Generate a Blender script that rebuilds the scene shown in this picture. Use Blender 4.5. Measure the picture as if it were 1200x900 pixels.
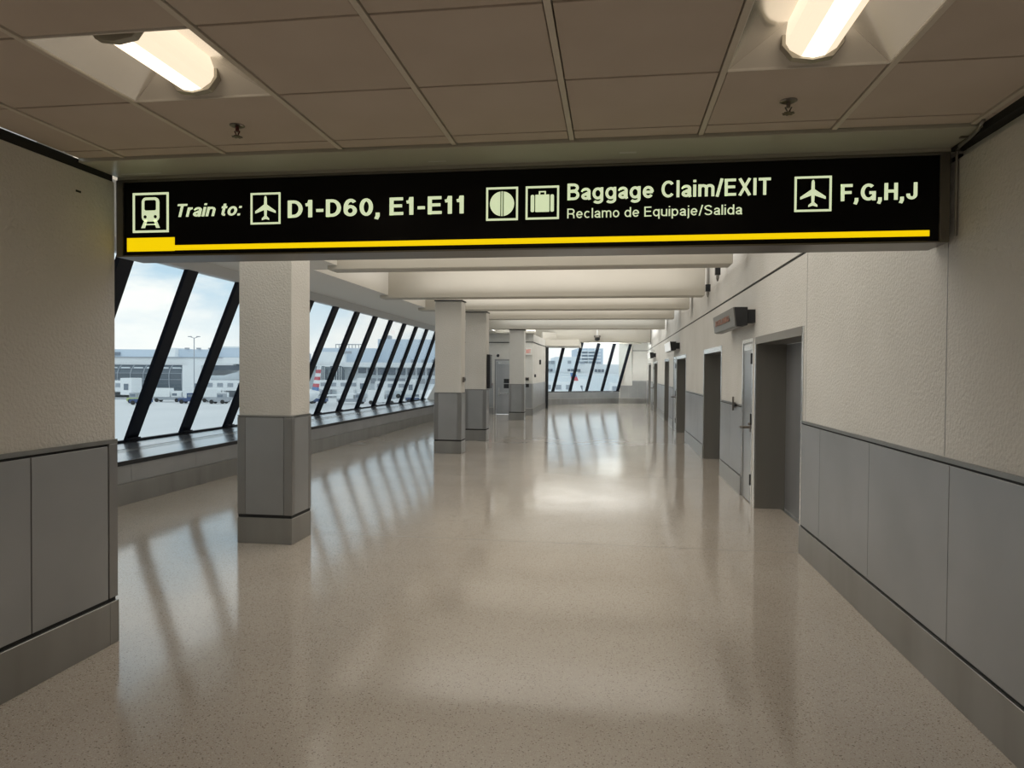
import bpy, bmesh, math, random
from mathutils import Vector, Matrix
random.seed(7)
S = bpy.context.scene
for o in list(bpy.data.objects):
    bpy.data.objects.remove(o)
C = S.collection
PI = math.pi

# ------------------------------------------------------------------ camera
F_PX, YAW, PITCH, ROLL = 826.6, 0.143106, 0.0184295, 0.0070883
cy, sy, cp, sp, cr, sr = (math.cos(YAW), math.sin(YAW), math.cos(PITCH), math.sin(PITCH), math.cos(ROLL), math.sin(ROLL))
fw = Vector((-sy*cp, cy*cp, -sp)); rt = Vector((cy, sy, 0)); up = rt.cross(fw)
rt2 = cr*rt + sr*up; up2 = -sr*rt + cr*up
cam = bpy.data.objects.new('camera', bpy.data.cameras.new('camera'))
C.objects.link(cam)
cam.matrix_world = Matrix(((rt2.x, up2.x, -fw.x, 0), (rt2.y, up2.y, -fw.y, 0), (rt2.z, up2.z, -fw.z, 1.7), (0, 0, 0, 1)))
cam.data.sensor_width = 36; cam.data.lens = F_PX*36/1200
cam.data.clip_start = 0.05; cam.data.clip_end = 1500
S.camera = cam

# ------------------------------------------------------------------ exposure, sky
S.view_settings.view_transform = 'Standard'; S.view_settings.look = 'None'
S.view_settings.gamma = 1; S.view_settings.exposure = 0.0
S.view_settings.use_curve_mapping = False
W = bpy.data.worlds.new('sky'); S.world = W; W.use_nodes = True
nt = W.node_tree; nt.nodes.clear()
N = nt.nodes.new; Lk = nt.links.new
out = N('ShaderNodeOutputWorld'); bg = N('ShaderNodeBackground'); bg.inputs['Strength'].default_value = 1.2
tc = N('ShaderNodeTexCoord'); mp = N('ShaderNodeMapping'); mp.inputs['Scale'].default_value = (2.2, 2.2, 6.5)
no = N('ShaderNodeTexNoise'); no.inputs['Scale'].default_value = 2.3; no.inputs['Detail'].default_value = 7; no.inputs['Roughness'].default_value = 0.52
rp = N('ShaderNodeValToRGB'); rp.color_ramp.elements[0].position = 0.42; rp.color_ramp.elements[1].position = 0.58
rp.color_ramp.elements[0].color = (0.50, 0.68, 0.79, 1); rp.color_ramp.elements[1].color = (1.0, 0.985, 0.93, 1)
sx = N('ShaderNodeSeparateXYZ'); mr = N('ShaderNodeMapRange')
mr.inputs['From Min'].default_value = 0.0; mr.inputs['From Max'].default_value = 0.12
mx = N('ShaderNodeMix'); mx.data_type = 'RGBA'
mx.inputs[6].default_value = (0.95, 0.965, 0.93, 1)
Lk(tc.outputs['Generated'], mp.inputs['Vector']); Lk(mp.outputs[0], no.inputs['Vector']); Lk(no.outputs['Fac'], rp.inputs[0])
Lk(tc.outputs['Generated'], sx.inputs[0]); Lk(sx.outputs['Z'], mr.inputs['Value']); Lk(mr.outputs[0], mx.inputs[0])
Lk(rp.outputs[0], mx.inputs[7]); Lk(mx.outputs[2], bg.inputs['Color']); Lk(bg.outputs[0], out.inputs[0])

def area(name, loc, sx_, sy_, power, col, rot=(0, 0, 0)):
    l = bpy.data.lights.new(name, 'AREA'); l.shape = 'RECTANGLE'; l.size = sx_; l.size_y = sy_; l.energy = power; l.color = col
    o = bpy.data.objects.new(name, l); C.objects.link(o); o.location = loc; o.rotation_euler = rot; return o
# unseen fill lights, added in the bays between the concrete beams to brighten the interior
BAY = [(6.9, 4.6, 155), (11.85, 3.2, 85), (15.2, 2.2, 60), (18.1, 2.2, 60), (21.9, 3.8, 90), (26.0, 2.2, 130), (31.3, 4.5, 210)]
for i, (y, w_, p) in enumerate(BAY):          # added fill above the beam bottoms, facing the slab
    area('bay_fill', (-1.2, y, 3.22), 5.2, w_, p, (1.0, 0.97, 0.93) if y < 20 else (.95, .98, 1.0), (PI, 0, 0))
area('bay_fill', (-.5, 36.4, 3.22), 1.8, 2.0, 300, (.86, .94, 1.0), (PI, 0, 0))  # cool fill added to brighten the far end
area('bay_fill', (-4.9, 25.4, 3.22), 1.2, 1.6, 70, (.86, .94, 1.0), (PI, 0, 0))  # small cool fill, added for the back wall
area('foreground_fill', (-1.1, -1.6, 2.88), 2.4, 0.6, 62, (1.0, 0.88, 0.74))  # unseen fill behind the camera, added to brighten the foreground

# ------------------------------------------------------------------ materials
def mat(name, col, rough=0.5, metal=0.0, emit=0.0, ecol=None, spec=None, coat=0.0):
    m = bpy.data.materials.new(name); m.use_nodes = True
    b = m.node_tree.nodes['Principled BSDF']
    b.inputs['Base Color'].default_value = (*col, 1); b.inputs['Roughness'].default_value = rough; b.inputs['Metallic'].default_value = metal
    if emit:
        b.inputs['Emission Color'].default_value = (*(ecol or col), 1); b.inputs['Emission Strength'].default_value = emit
    if spec is not None: b.inputs['Specular IOR Level'].default_value = spec
    if coat: b.inputs['Coat Weight'].default_value = coat
    return m
def noise_var(m, scale, c1, c2, lo=0.3, hi=0.7, bump=0.0, bscale=None, stretch=(1, 1, 1), detail=3, bdist=0.01, rr=None):
    t = m.node_tree; b = t.nodes['Principled BSDF']
    co = t.nodes.new('ShaderNodeTexCoord'); ma = t.nodes.new('ShaderNodeMapping'); ma.inputs['Scale'].default_value = stretch
    t.links.new(co.outputs['Object'], ma.inputs['Vector'])
    n = t.nodes.new('ShaderNodeTexNoise'); n.inputs['Scale'].default_value = scale; n.inputs['Detail'].default_value = detail
    t.links.new(ma.outputs[0], n.inputs['Vector'])
    r = t.nodes.new('ShaderNodeValToRGB'); r.color_ramp.elements[0].position = lo; r.color_ramp.elements[1].position = hi
    r.color_ramp.elements[0].color = (*c1, 1); r.color_ramp.elements[1].color = (*c2, 1)
    t.links.new(n.outputs['Fac'], r.inputs[0]); t.links.new(r.outputs[0], b.inputs['Base Color'])
    if rr:
        q = t.nodes.new('ShaderNodeMapRange'); q.inputs['To Min'].default_value = rr[0]; q.inputs['To Max'].default_value = rr[1]
        t.links.new(n.outputs['Fac'], q.inputs['Value']); t.links.new(q.outputs[0], b.inputs['Roughness'])
    if bump:
        n2 = t.nodes.new('ShaderNodeTexNoise'); n2.inputs['Scale'].default_value = bscale or scale; n2.inputs['Detail'].default_value = 3
        t.links.new(ma.outputs[0], n2.inputs['Vector'])
        bp = t.nodes.new('ShaderNodeBump'); bp.inputs['Strength'].default_value = bump; bp.inputs['Distance'].default_value = bdist
        t.links.new(n2.outputs['Fac'], bp.inputs['Height']); t.links.new(bp.outputs[0], b.inputs['Normal'])
    return m
M = {}
M['plaster'] = noise_var(mat('stucco_plaster', (.7, .68, .64), .8), 1.3, (.67, .655, .62), (.735, .72, .69), bump=.5, bscale=50, bdist=.018)
M['smooth'] = noise_var(mat('painted_concrete', (.7, .66, .58), .6), .6, (.66, .63, .57), (.72, .69, .63))
M['head'] = mat('grey_head_trim', (.66, .69, .72), .5)
M['soffit'] = mat('soffit_lightened_paint', (.88, .86, .81), .6)  # paler than the slab, making up in colour for light missing here
M['beam'] = noise_var(mat('beam_paint', (.62, .58, .49), .6), .5, (.56, .53, .465), (.62, .59, .525))
M['panel'] = noise_var(mat('grey_wainscot', (.30, .31, .32), .36, .6), 1.2, (.34, .35, .36), (.42, .43, .445), bump=.25, bscale=420, bdist=.002)
M['base'] = noise_var(mat('brushed_steel_base', (.36, .36, .35), .3, .85), 3, (.29, .29, .28), (.38, .38, .375), stretch=(1, 1, .15), rr=(.24, .42))
M['strip'] = mat('corner_strip_metal', (.33, .33, .33), .32, .85)
M['dark'] = mat('dark_reveal', (.012, .012, .013), .7)
M['black'] = mat('black_paint', (.012, .013, .016), .5)
M['mull'] = mat('black_window_metal', (.009, .012, .022), .5, spec=.2)
M['sill'] = noise_var(mat('grey_sill', (.10, .105, .115), .22, .7), 4, (.26, .27, .29), (.33, .34, .36), rr=(.12, .24))
M['alum'] = mat('bright_aluminium', (.72, .72, .71), .22, .95)
M['steel'] = noise_var(mat('brushed_steel_door', (.42, .43, .44), .3, .85), 2, (.36, .37, .38), (.50, .51, .52), stretch=(1, 1, .08), rr=(.24, .38))
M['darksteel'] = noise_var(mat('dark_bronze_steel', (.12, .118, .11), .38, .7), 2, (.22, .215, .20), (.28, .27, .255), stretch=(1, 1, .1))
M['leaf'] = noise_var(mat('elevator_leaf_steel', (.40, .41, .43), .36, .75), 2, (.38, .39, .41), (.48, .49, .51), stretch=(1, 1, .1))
M['header'] = mat('brown_grey_header', (.30, .28, .255), .35, .8)
M['tile'] = noise_var(mat('ceiling_tile', (.55, .50, .43), .85), 2, (.60, .52, .45), (.65, .57, .50), bump=.12, bscale=160, bdist=.003)
M['runner'] = mat('ceiling_runner_metal', (.70, .64, .56), .45)
M['bulk'] = noise_var(mat('bulkhead_paint', (.56, .56, .48), .35), 1, (.53, .53, .45), (.60, .60, .52))  # greenish tint puts the glow of sign and daylight into the paint
M['reflector'] = mat('troffer_reflector', (.86, .84, .80), .16, .7)
M['troffer_white'] = mat('troffer_white', (.85, .82, .76), .5)
M['lamp'] = mat('lamp_diffuser', (.35, .32, .27), .4, emit=1.0, ecol=(1.0, .82, .60))
M['lamp_hot'] = mat('lamp_hot_strip', (1, .95, .85), .4, emit=2.0, ecol=(1.0, .86, .66))  # extra glow that imitates the hot middle of the lamp
M['endcap'] = mat('lamp_endcap', (.40, .38, .33), .4, .7)
M['signface'] = mat('sign_black_face', (.004, .004, .004), .3, spec=.15)
M['signframe'] = mat('sign_frame_metal', (.20, .19, .17), .38, .8)
M['glyph'] = mat('backlit_lettering', (.72, .82, .52), .5, emit=.68, ecol=(.80, .92, .58))
M['yellow'] = mat('backlit_yellow', (.9, .65, .0), .5, emit=.85, ecol=(.95, .66, .0))
M['chrome'] = mat('dull_chrome', (.26, .24, .22), .3, .9)
M['red'] = mat('red_lettering', (.75, .14, .09), .5, emit=.12, ecol=(.9, .2, .12))
M['redpaint'] = mat('red_paint', (.45, .06, .05), .5)
M['conduit'] = mat('galvanised_conduit', (.30, .29, .27), .4, .6)
M['darkred'] = mat('dark_red_bulb', (.12, .03, .03), .3)
M['white'] = mat('white_plastic', (.75, .75, .73), .4)
M['greybox'] = mat('grey_lens', (.16, .16, .15), .35)
M['faintred'] = mat('unlit_red_text', (.30, .15, .11), .6)
M['diffuser'] = mat('pale_sign_lens', (.85, .85, .82), .3, emit=.35, ecol=(.9, .9, .86))

# glass: mostly clear with a real surface reflection
def glass(name, tint, refl):
    m = bpy.data.materials.new(name); m.use_nodes = True; t = m.node_tree; t.nodes.clear()
    o = t.nodes.new('ShaderNodeOutputMaterial'); a = t.nodes.new('ShaderNodeBsdfTransparent'); a.inputs[0].default_value = (*tint, 1)
    g = t.nodes.new('ShaderNodeBsdfGlossy'); g.inputs['Roughness'].default_value = .02
    x = t.nodes.new('ShaderNodeMixShader'); fr = t.nodes.new('ShaderNodeLayerWeight'); fr.inputs[0].default_value = .5
    pw = t.nodes.new('ShaderNodeMath'); pw.operation = 'POWER'; pw.inputs[1].default_value = 5.0
    ml = t.nodes.new('ShaderNodeMath'); ml.operation = 'MULTIPLY_ADD'; ml.inputs[1].default_value = refl; ml.inputs[2].default_value = .03
    t.links.new(fr.outputs['Facing'], pw.inputs[0]); t.links.new(pw.outputs[0], ml.inputs[0]); t.links.new(ml.outputs[0], x.inputs[0])
    t.links.new(a.outputs[0], x.inputs[1]); t.links.new(g.outputs[0], x.inputs[2]); t.links.new(x.outputs[0], o.inputs[0])
    return m
M['glass'] = glass('window_glass', (.95, .97, .98), .5)

# terrazzo floor
def terrazzo():
    m = mat('polished_terrazzo', (.5, .44, .37), .13, 0, coat=.0)
    t = m.node_tree; b = t.nodes['Principled BSDF']; n = t.nodes.new; l = t.links.new
    b.inputs['IOR'].default_value = 1.8
    co = n('ShaderNodeTexCoord')
    def chips(scale, thr, seed):
        v = n('ShaderNodeTexVoronoi'); v.inputs['Scale'].default_value = scale
        mpp = n('ShaderNodeMapping'); mpp.inputs['Location'].default_value = (seed, seed*2.1, 0); l(co.outputs['Object'], mpp.inputs[0]); l(mpp.outputs[0], v.inputs['Vector'])
        r = n('ShaderNodeMath'); r.operation = 'LESS_THAN'; r.inputs[1].default_value = thr; l(v.outputs['Distance'], r.inputs[0]); return r
    base = n('ShaderNodeTexNoise'); base.inputs['Scale'].default_value = .7; base.inputs['Detail'].default_value = 5; l(co.outputs['Object'], base.inputs['Vector'])
    rb = n('ShaderNodeValToRGB'); rb.color_ramp.elements[0].position = .3; rb.color_ramp.elements[1].position = .7
    rb.color_ramp.elements[0].color = (.47, .415, .36, 1); rb.color_ramp.elements[1].color = (.53, .48, .425, 1); l(base.outputs['Fac'], rb.inputs[0])
    prev = rb.outputs[0]
    for sc, th, sd, c in ((48, .20, 1.3, (.22, .18, .15)), (70, .20, 5.1, (.66, .62, .55)), (30, .12, 9.7, (.17, .14, .12)), (110, .28, 3.3, (.36, .29, .23))):
        k = chips(sc, th, sd); mm = n('ShaderNodeMix'); mm.data_type = 'RGBA'; mm.inputs[7].default_value = (*c, 1)
        l(k.outputs[0], mm.inputs[0]); l(prev, mm.inputs[6]); prev = mm.outputs[2]
    l(prev, b.inputs['Base Color'])
    w = n('ShaderNodeTexNoise'); w.inputs['Scale'].default_value = 1.6; w.inputs['Detail'].default_value = 2; l(co.outputs['Object'], w.inputs['Vector'])
    bp = n('ShaderNodeBump'); bp.inputs['Strength'].default_value = .16; bp.inputs['Distance'].default_value = .012; l(w.outputs['Fac'], bp.inputs['Height']); l(bp.outputs[0], b.inputs['Normal'])
    w2 = n('ShaderNodeTexNoise'); w2.inputs['Scale'].default_value = 2.5; w2.inputs['Detail'].default_value = 4; l(co.outputs['Object'], w2.inputs['Vector'])
    q = n('ShaderNodeMapRange'); q.inputs['To Min'].default_value = .07; q.inputs['To Max'].default_value = .17; l(w2.outputs['Fac'], q.inputs['Value']); l(q.outputs[0], b.inputs['Roughness'])
    return m
M['floor'] = terrazzo()

# ------------------------------------------------------------------ mesh helpers
class MB:
    def __init__(s): s.v = []; s.f = []
    def box(s, x0, x1, y0, y1, z0, z1):
        i = len(s.v)
        s.v += [(x0,y0,z0),(x1,y0,z0),(x1,y1,z0),(x0,y1,z0),(x0,y0,z1),(x1,y0,z1),(x1,y1,z1),(x0,y1,z1)]
        s.f += [[i+a for a in q] for q in ((3,2,1,0),(4,5,6,7),(0,1,5,4),(1,2,6,5),(2,3,7,6),(3,0,4,7))]; return s
    def obox(s, c, dx, dy, hx, hy, z0, z1):
        """box turned about z: centre c, unit axes dx, dy, half sizes"""
        i = len(s.v)
        for z in (z0, z1):
            for a, b in ((-1,-1),(1,-1),(1,1),(-1,1)):
                s.v.append((c[0]+dx[0]*hx*a+dy[0]*hy*b, c[1]+dx[1]*hx*a+dy[1]*hy*b, z))
        s.f += [[i+a for a in q] for q in ((3,2,1,0),(4,5,6,7),(0,1,5,4),(1,2,6,5),(2,3,7,6),(3,0,4,7))]; return s
    def hexa(s, p):
        i = len(s.v); s.v += [tuple(q) for q in p]
        s.f += [[i+a for a in q] for q in ((3,2,1,0),(4,5,6,7),(0,1,5,4),(1,2,6,5),(2,3,7,6),(3,0,4,7))]; return s
    def prism(s, pts, off):
        """closed polygon (3d points) extruded by the vector off"""
        i = len(s.v); n = len(pts); o = Vector(off)
        s.v += [tuple(p) for p in pts] + [tuple(Vector(p)+o) for p in pts]
        s.f += [list(range(i+n-1, i-1, -1)), list(range(i+n, i+2*n))]
        for k in range(n):
            j = (k+1) % n; s.f.append([i+k, i+j, i+n+j, i+n+k])
        return s
    def tube(s, path, r, n=10, radii=None):
        pts = [Vector(p) for p in path]; rings = []
        for k, p in enumerate(pts):
            d = (pts[min(k+1, len(pts)-1)] - pts[max(k-1, 0)]).normalized()
            a = d.orthogonal().normalized() if k == 0 else (rings_a - d*rings_a.dot(d)).normalized()
            rings_a = a; b = d.cross(a); rr = radii[k] if radii else r
            i = len(s.v); s.v += [tuple(p + (a*math.cos(2*PI*j/n) + b*math.sin(2*PI*j/n))*rr) for j in range(n)]; rings.append(i)
        for k in range(len(rings)-1):
            for j in range(n): s.f.append([rings[k]+j, rings[k]+(j+1)%n, rings[k+1]+(j+1)%n, rings[k+1]+j])
        s.f += [[rings[0]+j for j in range(n)][::-1], [rings[-1]+j for j in range(n)]]; return s
    def build(s, name, m, parent=None, bevel=0, smooth=False):
        me = bpy.data.meshes.new(name); me.from_pydata(s.v, [], s.f)
        bm = bmesh.new(); bm.from_mesh(me); bmesh.ops.recalc_face_normals(bm, faces=bm.faces)
        if bevel: bmesh.ops.bevel(bm, geom=list(bm.edges), offset=bevel, segments=1, affect='EDGES', clamp_overlap=True)
        bm.to_mesh(me); bm.free()
        if smooth:
            for p in me.polygons: p.use_smooth = True
        me.materials.append(m)
        o = bpy.data.objects.new(name, me); C.objects.link(o)
        if parent: o.parent = parent; o.matrix_parent_inverse = Matrix.Translation(-parent.location)
        return o
def B(name, m, x0, x1, y0, y1, z0, z1, parent=None, bevel=0): return MB().box(x0,x1,y0,y1,z0,z1).build(name, m, parent, bevel)
def empty(name, loc=(0, 0, 0)):
    o = bpy.data.objects.new(name, None); C.objects.link(o); o.location = loc; o.empty_display_size = .1; return o
def thing(name, label, cat, loc=(0, 0, 0), group=None):
    o = empty(name, loc); return tag(o, label, cat, group)
def tag(o, label, cat, group=None):
    o['label'] = label; o['category'] = cat
    if group: o['group'] = group
    return o
def struct(o, label=None):
    o['kind'] = 'structure'
    if label: o['label'] = label
    return o
def plain(o, **k):
    o.update(k); return o

XR, XL = 1.765, -3.06
# ================================================================== FLOOR
fl = struct(B('floor', M['floor'], -8.2, 2.45, -4.2, 40, -.12, 0), 'polished beige terrazzo floor with dark and pale chips')
B('floor_joint', M['strip'], -3.0, 1.76, 6.955, 6.960, -.001, .0006, fl)

# ================================================================== RIGHT WALL
# doorways along the wall: (y0, y1, kind)
OPEN = [(6.965, 9.20, 'lift'), (9.37, 10.09, 'steel'), (12.03, 14.30, 'lift'), (17.8, 20.4, 'lift'), (20.55, 21.45, 'steel'),
        (23.1, 25.1, 'lift'), (29.2, 31.6, 'lift'), (31.75, 32.6, 'steel'), (34.2, 36.6, 'lift')]
DT = 2.145
wr = MB(); prev = -4.0
for y0, y1, k in OPEN:
    wr.box(XR, XR+.6, prev, y0, 0, 2.82); wr.box(XR, XR+.6, y0, y1, DT, 2.82); prev = y1
wr.box(XR, XR+.6, prev, 38.45, 0, 2.82)
wr.box(XR+.03, XR+.6, -4.0, 4.0, 2.82, 3.9)
wr.box(XR, XR+.6, 4.0, 38.45, 2.85, 3.9)
wall_right = struct(wr.build('wall_right', M['plaster']), 'off-white stucco wall with grey metal wainscot')
struct(B('trim_1', M['dark'], XR+.012, XR+.03, 4.0, 38.45, 2.819, 2.851), 'black shadow joint high on the right wall')
struct(B('trim_2', M['dark'], XR-.03, XR+.03, -4, 4.0, 2.862, 2.90), 'black gap between right wall and dropped ceiling')
B('plaster_joint', M['strip'], XR-.0015, XR+.01, 4.075, 4.081, 1.26, 2.86, wall_right)
B('plaster_joint', M['strip'], XR-.0015, XR+.01, 6.86, 6.866, 1.26, 2.82, wall_right)
# wainscot: panels between seams, rail above, base below
bases = MB()
segs = []; prev = -4.0
for y0, y1, k in OPEN: segs.append((prev, y0)); prev = y1
segs.append((prev, 38.3))
for a, b in segs:
    if b-a < .3:
        continue
    if a < 0: cuts = [a] + [6.34-1.175*k for k in range(8, -1, -1) if 6.34-1.175*k > a+.2] + [b-.02]
    else:
        n = max(1, round((b-a)/1.0)); cuts = [a+.01+(b-a-.02)*k/n for k in range(n+1)]
    for p, q in zip(cuts, cuts[1:]):
        B('wainscot_panel', M['panel'], XR-.014, XR+.01, p+.0025, q-.0025, .278, 1.218, wall_right, bevel=.002)
    B('wainscot_rail', M['base'], XR-.016, XR+.01, a+.01, b-.02 if a < 0 else b-.01, 1.232, 1.256, wall_right)
    B('wainscot_reveal', M['dark'], XR-.004, XR+.01, a+.01, b-.01, .255, 1.235, wall_right)
    bases.box(XR-.022, XR+.01, a+.004, b-.004, .0, .262)
struct(bases.build('baseboard_right', M['base'], bevel=.002), 'brushed steel base along the right wall')

labels_lift = ['nearest deep grey metal doorway in the right wall', 'second deep doorway along the right wall', 'third deep doorway along the right wall',
               'fourth deep doorway along the right wall', 'fifth deep doorway along the right wall', 'farthest deep doorway at the end of the right wall']
labels_steel = ['narrow steel door with lever beside the nearest deep doorway', 'narrow steel door just past the third deep doorway', 'narrow steel door just past the fifth deep doorway']
nl = ns = 0
for i, (y0, y1, k) in enumerate(OPEN):
    d = empty('door_%d' % (i+1), (XR, (y0+y1)/2, 0)); d['kind'] = 'structure'
    if k == 'lift':
        d['label'] = labels_lift[nl]; nl += 1
        D = .36
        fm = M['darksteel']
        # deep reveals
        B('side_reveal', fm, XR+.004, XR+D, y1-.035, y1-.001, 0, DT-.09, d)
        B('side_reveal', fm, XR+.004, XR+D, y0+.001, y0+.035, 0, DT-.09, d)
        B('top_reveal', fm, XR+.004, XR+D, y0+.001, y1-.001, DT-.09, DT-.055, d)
        hd = M['header'] if i == 0 else M['alum']
        B('header', hd, XR-.012, XR+.02, y0, y1, DT-.09, DT, d, bevel=.002)
        B('frame_edge', M['alum'], XR-.012, XR+.02, y1-.02, y1+.025, 0, DT, d, bevel=.002)
        B('frame_edge', M['alum'], XR-.012, XR+.02, y0-.025, y0+.02, 0, DT, d, bevel=.002)
        ym = (y0+y1)/2
        for a, b in ((y0+.037, ym-.003), (ym+.003, y1-.037)):
            lf = B('door_leaf', M['leaf'], XR+D-.002, XR+D+.03, a, b, .012, DT-.092, d, bevel=.002)
        B('threshold', M['alum'], XR+D-.05, XR+D-.004, y0+.036, y1-.036, 0.0005, .006, d)
        if i == 3:
            pass
    else:
        d['label'] = labels_steel[ns]; ns += 1
        B('side_frame', M['alum'], XR-.010, XR+.10, y0, y0+.045, 0, DT, d, bevel=.002)
        B('side_frame', M['alum'], XR-.010, XR+.10, y1-.045, y1, 0, DT, d, bevel=.002)
        B('top_frame', M['alum'], XR-.010, XR+.10, y0+.045, y1-.045, DT-.05, DT, d, bevel=.002)
        B('door_leaf', M['steel'], XR+.002, XR+.045, y0+.05, y1-.05, .012, DT-.055, d, bevel=.002)
        B('closer_plate', M['alum'], XR-.004, XR+.002, y0+.10, y1-.10, DT-.15, DT-.075, d)
        for z in (.32, 1.10, 1.88):
            MB().box(XR-.016, XR+.003, y0+.035, y0+.075, z-.065, z+.065).tube([(XR-.016, y0+.05, z-.07), (XR-.016, y0+.05, z+.07)], .009, 8).build('hinge', M['black'], d)
        yh = y0+.14
        h = MB().box(XR-.012, XR+.003, yh-.03, yh+.03, .93, 1.05)
        h.tube([(XR-.01, yh, .99), (XR-.13, yh, .99)], .018, 8).tube([(XR-.10, yh-.06, .99), (XR-.11, yh+.13, .985)], .015, 8)
        h.tube([(XR-.01, yh, 1.035), (XR-.03, yh, 1.035)], .016, 8)
        h.build('lever_handle', M['chrome'], d)

# small bracket at the wainscot top beyond the narrow door
t = thing('wall_bracket', 'small upright metal bracket on the wainscot edge past the nearest narrow steel door', 'bracket', (XR, 10.61, 1.16))
B('back_plate', M['chrome'], XR-.03, XR-.017, 10.57, 10.65, 1.19, 1.27, t)
B('upright', M['chrome'], XR-.055, XR-.03, 10.60, 10.62, 1.15, 1.35, t)
B('stop', M['black'], XR-.05, XR-.017, 10.45, 10.53, 1.215, 1.245, t)

# projecting information boxes above the doorways
def info_box(label, ya, yb, lens, text):
    t = thing('projecting_sign', label, 'sign', (XR, (ya+yb)/2, 2.30), 'projecting signs above the doorways')
    MB().hexa([(1.53,ya,2.29),(1.665,ya,2.30),(1.665,yb,2.30),(1.53,yb,2.29),(1.50,ya,2.53),(1.665,ya,2.53),(1.665,yb,2.53),(1.50,yb,2.53)]).build('housing', M['black'], t, bevel=.004)
    MB().hexa([(1.515,ya+.012,2.292),(1.53,ya+.012,2.292),(1.53,yb-.01,2.292),(1.515,yb-.01,2.292),(1.488,ya+.012,2.528),(1.502,ya+.012,2.528),(1.502,yb-.01,2.528),(1.488,yb-.01,2.528)]).build('lens', lens, t)
    B('mounting_arm', M['black'], 1.665, XR-.001, ya+.02, ya+.22, 2.335, 2.50, t)
    B('mounting_arm', M['black'], 1.665, XR-.001, yb-.24, yb-.04, 2.335, 2.50, t)
    B('bottom_lens', M['greybox'], 1.53, 1.62, ya+.05, yb-.05, 2.283, 2.292, t)
    return t
s1 = info_box('nearest black projecting box sign with faint red text, above the narrow steel door', 9.24, 11.10, M['greybox'], True)
s2 = info_box('middle projecting box sign with a pale lit face, above the third deep doorway', 19.55, 21.5, M['diffuser'], False)
s3 = info_box('farthest small projecting box sign, near the end of the right wall', 30.4, 32.4, M['diffuser'], False)

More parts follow.
